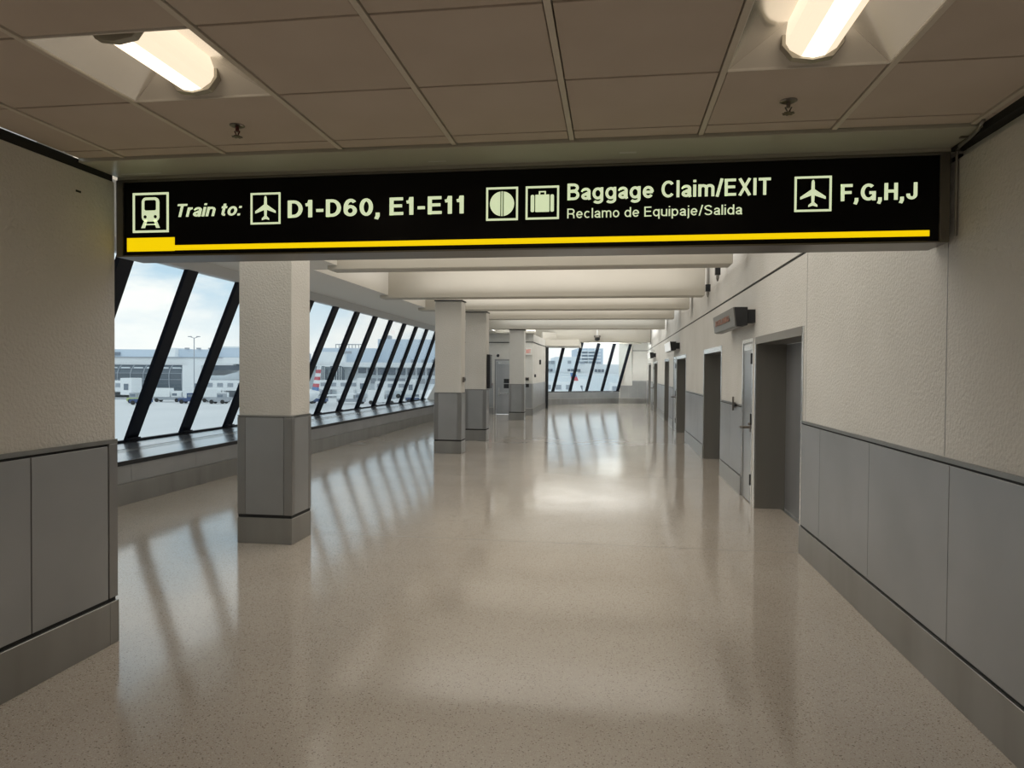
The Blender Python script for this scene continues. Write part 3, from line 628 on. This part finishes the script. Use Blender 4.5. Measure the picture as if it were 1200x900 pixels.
for k in range(5):
    B('wainscot_panel', M['panel'], -3.09, -3.07, 26.96+k*1.03, 27.985+k*1.03, .278, 1.22, wall_back)
struct(MB().box(-6.0, -4.66, 27.27, 27.31, 0, .265).box(-3.39, -3.065, 26.925, 26.955, 0, .265).box(-3.09, -3.062, 26.925, 32.1, 0, .265).build('baseboard_back', M['base']), 'steel base of the back wall')
struct(B('trim_6', M['black'], -3.12, -2.96, 32.1, 32.24, 0, 2.80), 'black corner post at the far end of the back wall')
struct(B('trim_7', M['smooth'], -5.9, -1.6, 32.12, 35.0, 2.86, 3.14), 'lowered soffit beside the far windows')
d = empty('door_10', (-4.12, 27.3, 0)); d['kind'] = 'structure'; d['label'] = 'steel door with push bar and dark notices in the back wall'
B('side_frame', M['strip'], -4.62, -4.56, 27.27, 27.34, 0, 2.16, d); B('side_frame', M['strip'], -3.68, -3.62, 27.27, 27.34, 0, 2.16, d); B('top_frame', M['strip'], -4.56, -3.68, 27.27, 27.34, 2.09, 2.16, d)
B('door_leaf', M['leaf'], -4.555, -3.685, 27.32, 27.36, .01, 2.085, d)
B('closer_plate', M['alum'], -4.50, -3.75, 27.305, 27.319, 1.97, 2.05, d)
B('push_bar', M['alum'], -4.45, -3.75, 27.26, 27.318, .80, .86, d); B('pull_plate', M['alum'], -4.46, -4.42, 27.27, 27.318, .72, 1.05, d)
for z in (1.02, 1.22):
    B('notice', M['black'], -4.26, -3.95, 27.312, 27.319, z, z+.17, d)
B('red_notice', M['redpaint'], -3.98, -3.90, 27.30, 27.311, 1.30, 1.55, d)
t = thing('exit_sign', 'white exit sign with red letters on the short white wall right of the last column', 'sign', (-3.28, 26.95, 2.32))
B('housing', M['white'], -3.44, -3.12, 26.88, 26.949, 2.32, 2.59, t, bevel=.005)
lettering('EXIT', -3.405, -3.155, 2.39, 2.53, 26.874, M['red'], t, w=.15)
def cam_ball(x, y, z, lab):
    t = thing('security_camera', lab, 'camera', (x, y, z))
    MB().tube([(x, y, z), (x, y-.06, z)], .05, 12).build('mount', M['white'], t)
    bm = bmesh.new(); bmesh.ops.create_uvsphere(bm, u_segments=14, v_segments=8, radius=.06); bmesh.ops.translate(bm, verts=bm.verts, vec=(x, y-.09, z))
    me = bpy.data.meshes.new('dome'); bm.to_mesh(me); bm.free(); me.materials.append(M['black']); o = bpy.data.objects.new('dome', me); C.objects.link(o); o.parent = t; o.matrix_parent_inverse = Matrix.Translation(-t.location)
cam_ball(-4.48, 27.30, 2.30, 'small dark camera on the white wall above the back door')
t = thing('fire_alarm_bell', 'small round red bell left of the back door', 'alarm', (-4.80, 27.3, 1.17))
MB().tube([(-4.80, 27.285, 1.17), (-4.80, 27.25, 1.17), (-4.80, 27.22, 1.17)], 0, 14, [.09, .09, .05]).build('gong', M['redpaint'], t)
B('back_box', M['white'], -4.86, -4.74, 27.286, 27.299, 1.11, 1.23, t)
for z, mm, lb in ((1.33, M['chrome'], 'small grey panel under the exit sign, the upper of two'), (1.08, M['black'], 'small black panel under the exit sign, the lower of two')):
    t = thing('control_panel', lb, 'panel', (-3.28, 26.93, z)); B('plate', mm, -3.37, -3.22, 26.90, 26.934 if z < 1.2 else 26.949, z, z+.13, t, bevel=.004)
    B('display', M['black'], -3.35, -3.24, 26.896, 26.90, z+.04, z+.10, t)
t = thing('wall_sensor', 'small dark upright sensor high on the side wall beyond the exit sign', 'sensor', (-3.08, 29.4, 2.1)); B('case', M['black'], -3.084, -3.02, 29.35, 29.5, 1.98, 2.18, t, bevel=.01); B('lens', M['chrome'], -3.02, -3.01, 29.38, 29.47, 2.05, 2.11, t)
t = thing('card_reader', 'small black card reader lower on the side wall beyond the exit sign', 'card reader', (-3.08, 27.6, 1.5)); B('case', M['black'], -3.084, -3.03, 27.52, 27.68, 1.46, 1.58, t, bevel=.01); B('face', M['chrome'], -3.03, -3.024, 27.56, 27.64, 1.49, 1.55, t)

# ================================================================== FAR ANGLED WINDOW
p0 = Vector((.28, 38.45, 0)); dv = Vector((-.785, -.619, 0)); nv = Vector((.619, -.785, 0)); LEAN = 1.05
def fp(s, n=0, z=0): return p0 + dv*s + nv*n + Vector((0, 0, z))
wf = MB(); wf.hexa([fp(-.3, 0), fp(5.6, 0), fp(5.6, -.4), fp(-.3, -.4)] + [fp(-.3, 0, .62), fp(5.6, 0, .62), fp(5.6, -.4, .62), fp(-.3, -.4, .62)])
wf.box(.28, XR+.6, 38.45, 38.75, 0, 3.95)
# sloping plaster cheek right of the last mullion
wf.prism([(.28, 38.45, .62), (1.0, 38.45, .62), (1.0, 38.45, 3.2), (.92, 38.30, 3.2)], (0, .1, 0))
wall_far = struct(wf.build('wall_far', M['plaster']), 'far wall beside and below the angled windows')
struct(B('trim_8', M['dark'], .85, XR+.01, 38.436, 38.449, 2.82, 2.85), 'black joint on the far white wall')
MB().hexa([fp(-.02, .012, .30), fp(5.4, .012, .30), fp(5.4, -.01, .30), fp(-.02, -.01, .30), fp(-.02, .012, .62), fp(5.4, .012, .62), fp(5.4, -.01, .62), fp(-.02, -.01, .62)]).build('low_panel', M['panel'], wall_far)
MB().hexa([fp(-.2, .03, .625), fp(5.4, .03, .625), fp(5.4, -.4, .625), fp(-.2, -.4, .625), fp(-.2, .03, .675), fp(5.4, .03, .675), fp(5.4, -.4, .675), fp(-.2, -.4, .675)]).build('sill_top', M['sill'], wall_far)
for x0, x1 in ((.34, .80), (.803, 1.26), (1.263, 1.74)):
    B('wainscot_panel', M['panel'], x0, x1, 38.43, 38.455, .29, 1.22, wall_far)
bf = MB(); bf.hexa([fp(0, .02), fp(5.4, .02), fp(5.4, -.01), fp(0, -.01)] + [fp(0, .02, .29), fp(5.4, .02, .29), fp(5.4, -.01, .29), fp(0, -.01, .29)]); bf.box(.28, 1.745, 38.42, 38.46, 0, .28)
struct(bf.build('baseboard_far', M['base']), 'bright steel base under the far windows')
w2 = empty('window_2', tuple(fp(2.5, 0, .67))); w2['kind'] = 'structure'; w2['label'] = 'angled window panes with black leaning mullions at the far end of the corridor'
SS = [.07, 1.13, 2.135, 3.19, 4.245, 5.3]
for s_ in SS:
    q = .075; A = [fp(s_-q, -.06, .675), fp(s_+q, -.06, .675), fp(s_+q, .02, .675), fp(s_-q, .02, .675)]
    MB().hexa(A + [v+nv*LEAN+Vector((0, 0, 2.49)) for v in A]).build('mullion', M['mull'], w2)
MB().hexa([v+nv*LEAN for v in (fp(-.6, -.08, 3.155), fp(5.6, -.08, 3.155), fp(5.6, .06, 3.155), fp(-.6, .06, 3.155), fp(-.6, -.08, 3.6), fp(5.6, -.08, 3.6), fp(5.6, .06, 3.6), fp(-.6, .06, 3.6))]).build('head_board', M['smooth'], w2)
for a, b in zip(SS, SS[1:]):
    A = [fp(a+.07, -.03, .675), fp(b-.07, -.03, .675)]
    MB().prism([A[0], A[1], A[1]+nv*LEAN+Vector((0, 0, 2.49)), A[0]+nv*LEAN+Vector((0, 0, 2.49))], tuple(nv*-.008)).build('pane', M['glass'], w2)

t = thing('dome_camera', 'round grey camera fitting hanging under the far ceiling beam', 'camera', (-.72, 27.5, 3.0))
bx = -.80; by = 34.2
MB().tube([(bx, by, 3.88), (bx, by, 3.42)], .03, 8).build('stem', M['white'], t)
MB().tube([(bx, by, 3.44), (bx, by, 3.36), (bx, by, 3.30)], 0, 14, [.16, .16, .10]).build('housing', M['chrome'], t)
MB().tube([(bx, by, 3.30), (bx, by, 3.22), (bx, by, 3.17)], 0, 14, [.13, .12, .05]).build('dome', M['black'], t)
for y, z, lb in ((32.3, 2.62, 'small round pale fitting high on the right wall before the farthest sign'),):
    t = thing('wall_speaker', lb, 'speaker', (XR, y, z)); B('case', M['white'], XR-.12, XR-.001, y-.35, y+.3, z-.1, z+.08, t, bevel=.02); B('grille', M['chrome'], XR-.125, XR-.12, y-.25, y+.2, z-.07, z+.05, t)
for k, (x, y, z1) in enumerate(((1.60, 8.9, 3.18), (1.60, 12.6, 3.0), (1.62, 11.6, 3.15))):
    t = thing('hanging_clamp', ['small dark hanger high on the right wall above the nearest doorway', 'longer dark hanger under the beam end above the second doorway', 'short dark hanger under the beam end above the nearest sign'][k], 'hanger', (x, y, z1))
    MB().tube([(x, y, 3.89), (x, y, z1+.05), (x, y, z1)], 0, 8, [.02, .025, .01]).build('rod', M['darksteel'], t)
    B('clamp', M['black'], x-.04, x+.04, y-.04, y+.04, z1+.10, z1+.22, t)

# ================================================================== OUTSIDE: APRON, TERMINAL, VEHICLES
APZ = -5.3
struct(B('ground', noise_var(mat('apron_concrete', (.55, .56, .57), .8), .05, (.68, .70, .72), (.78, .79, .80), detail=6), -400, -8.4, -200, 420, APZ-.3, APZ), 'pale concrete apron below the windows')
struct(B('ground', bpy.data.materials['apron_concrete'], -8.4, 300, 41, 420, APZ-.3, APZ), 'pale concrete apron beyond the far windows')
XT = {'wall': mat('terminal_wall', (.77, .83, .87), .7), 'blue': mat('terminal_blue_wall', (.60, .69, .79), .7), 'white': mat('terminal_white', (.86, .89, .91), .6), 'dk': mat('terminal_dark_glass', (.19, .23, .28), .25),  # outdoor haze is put into these pale bluish wall colours
      'rib': mat('terminal_rib', (.36, .40, .45), .5), 'glas': mat('terminal_canopy_glass', (.13, .16, .19), .25), 'grey': mat('equipment_grey', (.40, .43, .47), .6), 'navy': mat('equipment_navy', (.06, .10, .22), .5), 'tyre': mat('tyre', (.03, .03, .03), .8),
      'hivis': mat('equipment_lime', (.45, .55, .25), .6), 'red': mat('tail_red', (.60, .10, .13), .5), 'tblue': mat('tail_blue', (.12, .25, .50), .5)}
class Site:
    """local frame: u to the right, v away, z up; turned like the terminal front"""
    def __init__(s, D): s.D = D
    def p(s, u, v, z): q = Vector((0, 0, 0)) + Vector((cy, sy, 0))*u + Vector((-sy, cy, 0))*(s.D+v); return (q.x, q.y, z)
    def box(s, mb, u0, u1, v0, v1, z0, z1): return mb.hexa([s.p(u0,v0,z0), s.p(u1,v0,z0), s.p(u1,v1,z0), s.p(u0,v1,z0), s.p(u0,v0,z1), s.p(u1,v0,z1), s.p(u1,v1,z1), s.p(u0,v1,z1)])
    def B(s, name, m, parent, *a): mb = MB(); s.box(mb, *a); return mb.build(name, m, parent)
L = Site(170)
# terminal with the barrel-shaped glass hall (near left)
t = thing('terminal_building', 'long pale terminal with a dark barrel-shaped glass hall, left of the nearest column', 'building', L.p(-85, 0, APZ))
L.B('upper_band', XT['white'], t, -125, -68, 2, 30, 2.6, 4.4)
L.B('side_block', XT['white'], t, -79, -74.5, -1, 30, APZ, 2.6)
L.B('lower_wall', XT['wall'], t, -125, -79, 8, 30, APZ, 2.6)
L.B('roof_line', XT['rib'], t, -125, -62, 1.6, 2.0, 4.35, 4.55)
mb = MB(); prof = [(0, -3.6), (-.3, -2.0), (-.3, 0.5), (0.3, 1.6), (1.5, 2.5), (3.2, 2.9), (8, 2.9), (8, -3.6)]
mb.prism([L.p(-125, a, b) for a, b in prof], Vector(L.p(-79.4, 0, 0))-Vector(L.p(-125, 0, 0))); mb.build('barrel_hall', XT['glas'], t)
for k in range(15):
    u = -79.4-k*3.1
    mb = MB(); q = [L.p(u-.10, a-.12, b) for a, b in prof[:6]] + [L.p(u-.10, a+.12, b-.12) for a, b in prof[:6]][::-1]
    mb.prism(q, Vector(L.p(.20, 0, 0))-Vector(L.p(0, 0, 0))); mb.build('hall_rib', XT['rib'], t)
for k, (v, z) in enumerate(((-.42, -1.0), (-.42, 0.5), (.15, 1.6), (1.35, 2.5))): L.B('hall_rail', XT['rib'], t, -125, -79.4, v, v+.2, z, z+.12)
for k in range(15): 
    u = -79.4-k*3.1
    L.B('hall_light_panel', XT['wall'], t, u-2.6, u-.5, .3, .5, 1.15, 2.0)
L.B('slab_edge', XT['white'], t, -125, -79, -1.2, 1, -4.0, -3.6)
L.B('block', XT['blue'], t, -76.5, -70, 14, 30, 4.4, 7.4); L.B('cap', XT['white'], t, -76.7, -69.8, 13.8, 30.2, 7.2, 7.6)
L.B('long_block', XT['blue'], t, -125, -91, 12, 26, 4.4, 6.6); L.B('louvre', XT['dk'], t, -111, -101, 11.6, 12, 5.0, 5.8); L.B('pale_block', XT['white'], t, -90, -86, 10, 20, 4.4, 7.0); L.B('low_block', XT['blue'], t, -86, -77, 12, 26, 4.4, 6.7)
for k in range(3): L.B('vent', XT['grey'], t, -84+k*3, -83.2+k*3, 11, 12, 6.7, 7.1)
# terminal right part with overhanging roof
L.B('roof', XT['white'], t, -68, -57, -4, 30, 2.9, 4.4); L.B('upper_storey', XT['blue'], t, -68, -57, 8, 30, 4.4, 6.2); L.B('shade_recess', XT['dk'], t, -74, -57, 4, 6, 1.4, 2.9)
mb = MB(); pts = [(-74.5, .0), (-70, .2), (-67, 1.0), (-64, 2.3), (-60, 2.8), (-57, 2.8), (-57, -1.0), (-74.5, -1.0)]
mb.prism([L.p(a, 2, b) for a, b in pts], Vector(L.p(0, 2, 0))-Vector(L.p(0, 0, 0))); mb.build('curved_wall', XT['wall'], t)
L.B('dark_band', XT['dk'], t, -74.5, -57, 1.5, 3, -1.5, -1.0); L.B('ground_wall', XT['grey'], t, -74.5, -57, 6, 20, APZ, -1.5)
for k in range(5): L.B('bay_pier', XT['white'], t, -74+k*3.3, -73.5+k*3.3, 2, 3, APZ, -1.5)
# far terminal seen through the panes right of the column
R2 = Site(185)
def ru(x): return (x-600)*185/826.6
def rz(y): return 1.7+(433.3-y)*185/826.6
t = thing('terminal_building', 'blue-grey terminal with arched windows and tall flat block, between first and second columns', 'building', R2.p(-30, 0, APZ))
R2.B('block', XT['blue'], t, ru(434), ru(540), 10, 40, 3.0, rz(395))
R2.B('roof_plant', XT['grey'], t, ru(440), ru(447), 12, 16, rz(395), rz(390)); R2.B('mast', XT['grey'], t, ru(441), ru(442), 12, 12.4, rz(390), rz(386))
for k in range(4): R2.B('vent_window', XT['rib'], t, ru(462+k*13), ru(466+k*13), 9.8, 10, rz(424), rz(420))
R2.B('stair_notch', XT['rib'], t, ru(424), ru(433), 11, 20, 3.0, rz(411))
R2.B('concrete_band', XT['white'], t, ru(362), ru(545), -3, 30, rz(430), rz(424.5))
R2.B('podium', XT['wall'], t, ru(362), ru(545), 0, 30, APZ, rz(430))
for k in range(9):
    R2.B('window_band', XT['dk'], t, ru(420+k*11.5), ru(429+k*11.5), -.3, 0, rz(439 if k else 437), rz(431))
    R2.B('lower_window', XT['rib'], t, ru(420+k*11.5), ru(429+k*11.5), -.3, 0, rz(449), rz(443))
R2.B('low_block', XT['blue'], t, ru(362), ru(434), 6, 30, 3.0, rz(407)); R2.B('lower_block', XT['white'], t, ru(362), ru(400), 4, 10, 3.0, rz(412))
for k in range(9): R2.B('truss_post', XT['rib'], t, ru(384+k*4), ru(384.7+k*4), 8, 8.3, rz(407), rz(402.5))
R2.B('truss_rail', XT['rib'], t, ru(384), ru(420), 8, 8.3, rz(402.8), rz(401.8)); R2.B('dark_plant', XT['rib'], t, ru(398), ru(408), 3.6, 4, rz(414), rz(411))
for a, b in ((374, 387), (391, 407)):
    pts = [(ru(a), rz(446)), (ru(b), rz(446)), (ru(b), rz(434)), (ru(b-2), rz(430)), (ru(b-5), rz(428.6)), (ru(a), rz(428.6))]
    mb = MB(); mb.prism([R2.p(p_[0], -3.4, p_[1]) for p_ in pts], Vector(R2.p(0, .4, 0))-Vector(R2.p(0, 0, 0))); mb.build('arched_window', XT['glas'], t)
    for k in range(5): x = a+2+k*(b-a-3)/5; R2.B('window_rib', XT['white'], t, ru(x), ru(x+.5), -3.6, -3.4, rz(446), rz(430))
# jet bridges
def bridge(site, u0, u1, z0, label, head):
    t = thing('jet_bridge', label, 'jet bridge', site.p((u0+u1)/2, -8, APZ), 'passenger bridges along the terminals')
    site.B('tunnel', XT['white'], t, u0, u1, -10, -7, z0, z0+2.3)
    n = max(3, int((u1-u0)/2.2))
    for k in range(n): site.B('tunnel_window', XT['rib'], t, u0+(u1-u0)*(k+.2)/n, u0+(u1-u0)*(k+.75)/n, -10.1, -10, z0+.8, z0+1.7)
    h = u1 if head > 0 else u0
    site.B('cab', XT['white'], t, h-.3, h+2.2, -11, -6.5, z0-.9, z0+2.9); site.B('cab_opening', XT['dk'], t, h+.5, h+1.5, -11.1, -11, z0+.2, z0+1.6)
    for q in (.25, .8): site.B('leg', XT['grey'], t, u0+(u1-u0)*q, u0+(u1-u0)*q+.5, -9, -8.5, APZ, z0)
    for q in (.25, .8):
        c0 = Vector(site.p(u0+(u1-u0)*q-.8, -9.2, APZ+.55)); c1 = Vector(site.p(u0+(u1-u0)*q-.8, -8.4, APZ+.55)); MB().tube([c0, c1], .55, 12).build('wheel', XT['tyre'], t)
bridge(L, -105, -88, -3.4, 'white jet bridge in front of the dark barrel-shaped hall', 1)
bridge(L, -72, -58, -3.2, 'white jet bridge left of the nearest column', -1)
bridge(R2, -48, -38, -3.2, 'pale jet bridge in front of the arched windows', 1)
bridge(R2, -34, -26, -3.4, 'pale jet bridge below the tall blue-grey block', 1)
# vehicles
def vehicle(site, u, v, label, body, cab, kind='tug', flip=1):
    t = thing('service_vehicle', label, 'vehicle', site.p(u, v, APZ), 'service vehicles on the apron')
    z = APZ
    Ls = 3.6 if kind == 'tug' else 5.6
    site.B('chassis', body, t, u-Ls/2, u+Ls/2, v, v+1.9, z+.45, z+1.1)
    c = u+flip*(Ls/2-1.2)
    site.B('cab', cab, t, c-.7, c+.7, v+.1, v+1.8, z+1.1, z+2.1); site.B('window', XT['dk'], t, c-.5, c+.5, v+.05, v+.1, z+1.35, z+1.85)
    if kind != 'tug': site.B('box_body', XT['white'], t, u-flip*Ls/2+(0 if flip > 0 else -3.4), u-flip*Ls/2+(3.4 if flip > 0 else 0), v, v+1.9, z+1.1, z+2.9)
    for a in (-Ls/2+.7, Ls/2-.7):
        for b in (-.08, 1.75):
            MB().tube([Vector(site.p(u+a, v+b, z+.42)), Vector(site.p(u+a, v+b+.24, z+.42))], .42, 10).build('wheel', XT['tyre'], t)
V = Site(135)
for u, v, lb, bd, cb, kd, fl_ in ((-71.5, 0, 'navy baggage tug nearest the left wall edge', XT['navy'], XT['grey'], 'tug', 1), (-75.3, 6, 'lime and grey service cart behind the navy tug', XT['hivis'], XT['grey'], 'tug', -1),
   (-72, 12, 'grey cargo loader truck behind the navy tug', XT['grey'], XT['white'], 'truck', 1), (-65, 6, 'navy truck under the jet bridge cab', XT['navy'], XT['navy'], 'tug', 1), (-62, 12, 'pale catering truck under the dark hall', XT['grey'], XT['white'], 'truck', 1),
   (-59.0, 6, 'small grey cart between the first two mullions', XT['grey'], XT['grey'], 'tug', 1), (-55.5, 16, 'white box truck left of the nearest column', XT['grey'], XT['white'], 'truck', -1), (-49.5, 18, 'grey baggage tug beside the white box truck', XT['grey'], XT['navy'], 'tug', 1)):
    vehicle(V, u, v, lb, bd, cb, kd, fl_)
for k, (u, v) in enumerate(((-39.8, 9), (-33.0, 9), (-28.5, 15), (-26.5, 8), (-21, 16), (-16.5, 12), (-20, 22))):
    vehicle(V, u, v, ['navy tug beside the striped tail, right of the nearest column', 'grey box truck right of the striped tail', 'second grey cart right of the striped tail', 'pale truck below the arched windows', 'navy cart below the tall blue-grey block',
                      'white box truck below the tall blue-grey block', 'farthest grey tug left of the second column'][k], (XT['navy'], XT['grey'], XT['grey'], XT['white'], XT['navy'], XT['grey'], XT['grey'])[k], XT['grey'] if k % 2 else XT['white'], 'tug' if k in (0, 2, 4, 6) else 'truck', 1)
# aircraft
def aircraft(site, u, v, label, head=(1, 0), sc=1.0, top_z=2.5, cols=None):
    t = thing('aircraft', label, 'aircraft', site.p(u, v, APZ))
    z0 = APZ+2.3*sc; hx, hy = head
    P = lambda a, b, c: Vector(site.p(u+(hx*a-hy*b)*sc, v+(hy*a+hx*b)*sc, c))
    rr = [.15, .75, 1.15, 1.35, 1.35, 1.35, 1.1, .7, .3]; aa = [-24, -22.5, -21, -18, -10, -4, 0, 3, 5.5]
    MB().tube([P(a, 0, z0+(0 if a < 0 else a*.12*sc)) for a in aa], 0, 14, [r*sc for r in rr]).build('fuselage', XT['white'], t, smooth=True)
    zt = top_z; zb = z0+1.0*sc; n = 7
    for k in range(n):
        f0, f1 = k/n, (k+1)/n
        def edge(f): return (1.0+f*3.6, 4.6+f*1.9)
        a0, a1 = edge(f0); b0, b1 = edge(f1)
        m_ = cols[k] if cols else ((XT['white'], XT['red'])[k % 2] if k > 0 else XT['tblue'])
        w_ = .14*sc; q = [P(a0, 0, zb+(zt-zb)*f0), P(a1, 0, zb+(zt-zb)*f0), P(b1, 0, zb+(zt-zb)*f1), P(b0, 0, zb+(zt-zb)*f1)]
        off = P(0, .3, 0)-P(0, 0, 0); MB().prism(q, off).build('fin_stripe', m_, t)
    for s_ in (-1, 1):
        MB().prism([P(3.6, 0, zt), P(6.2, 0, zt), P(7.0, s_*3.6, zt+.1), P(5.6, s_*3.6, zt+.1)], (0, 0, .12)).build('tailplane', XT['white'], t)
        MB().prism([P(-12, 0, z0-.7), P(-7, 0, z0-.7), P(-4.5, s_*10, z0-.1), P(-6.0, s_*10, z0-.1)], (0, 0, .2)).build('wing', XT['white'], t)
        MB().tube([P(-2.5, s_*1.9, z0+.5), P(-1.5, s_*1.9, z0+.5), P(1.2, s_*1.9, z0+.5)], 0, 12, [.62*sc, .72*sc, .45*sc]).build('engine', XT['grey'], t)
        MB().tube([P(-7.5, s_*1.5-.15, APZ+.5), P(-7.5, s_*1.5+.15, APZ+.5)], .5, 10).build('wheel', XT['tyre'], t)
    MB().tube([P(-20, -.1, APZ+.35), P(-20, .1, APZ+.35)], .35, 10).build('wheel', XT['tyre'], t)
    for k in range(14): MB().tube([P(-18+k*1.1, -1.36, z0+.35), P(-18+k*1.1, -1.30, z0+.35)], .14, 6).build('cabin_window', XT['dk'], t)
aircraft(Site(128), -36.6, 0, 'small jet with a red, white and blue striped tail, right of the nearest column', (.5, -.866), 1.0, 2.3)
# light pole
t = thing('lamp_pole', 'slender twin-headed lamp pole standing on the apron before the terminal', 'lamp', Site(150).p(-67.6, 0, APZ))
PS = Site(150)
MB().tube([PS.p(-67.6, 0, APZ), PS.p(-67.6, 0, 8.3)], .10, 8).build('pole', XT['grey'], t)
for s_ in (-1, 1): MB().tube([PS.p(-67.6, 0, 8.2), PS.p(-67.6+s_*.9, 0, 8.5)], .07, 6).build('arm', XT['grey'], t); PS.B('lamp_head', XT['grey'], t, -67.6+s_*.9-.35, -67.6+s_*.9+.35, -.2, .2, 8.45, 8.62)
# buildings beyond the far windows
Q = Site(150)
def qu(x): return (x-600)*150/826.6
def qz(y): return 1.7+(435.6-y)*150/826.6
t = thing('hotel_tower', 'pale stepped tower with rows of balconies, beyond the far windows', 'building', Q.p(qu(705), 0, APZ))
Q.B('tower', XT['blue'], t, qu(688), qu(722), 22, 40, APZ, qz(404.5))
for k in range(9): Q.B('balcony', XT['white'], t, qu(687), qu(718), 20.8, 22, qz(409+k*4.3), qz(407.4+k*4.3))
for k in range(3): Q.B('fin', XT['wall'], t, qu(692+k*9), qu(692.6+k*9), 20.5, 22, qz(434), qz(405))
t = thing('office_block', 'pale wide block with a row of dark windows, beyond the far windows on the left', 'building', Q.p(qu(665), 0, APZ))
Q.B('block', XT['wall'], t, qu(651), qu(676), 0, 20, APZ, qz(418.7)); Q.B('left_block', XT['wall'], t, qu(620), qu(651), 2, 20, APZ, qz(423)); Q.B('right_block', XT['white'], t, qu(676), qu(760), 2, 20, APZ, qz(427))
for x in (641, 645, 665, 669, 674, 678, 698, 702, 706): Q.B('window', XT['dk'], t, qu(x), qu(x+3.0), -.3 if 651 < x < 676 else 1.7, 0.05 if 651 < x < 676 else 2.05, qz(436), qz(432.8))
for x in (641, 646, 665): Q.B('roof_window', XT['rib'], t, qu(x), qu(x+4), -.3 if x > 651 else 1.7, .05 if x > 651 else 2.05, qz(426.5), qz(423))
for x in (681, 700): Q.B('parapet_vegetation', XT['rib'], t, qu(x), qu(x+5), 1.5, 2.05, qz(426.5), qz(424.3))
Q.B('parapet', XT['white'], t, qu(620), qu(760), -2, 0.5 if False else -1, qz(439.4), qz(438.3)); Q.B('deck', XT['wall'], t, qu(620), qu(760), -4, -2, APZ, qz(440))
bridge(Site(146), 6, 12, -2.6, 'white jet bridge seen low through the far left pane', 1)
bridge(Site(146), 19, 24, -2.8, 'white jet bridge seen low through the far right panes', 1)
aircraft(Site(128), 13.9, 0, 'small jet with a striped tail seen through the far windows', (-1, 0), .52, 1.45, [XT['white']]*5 + [XT['red'], XT['tblue']])
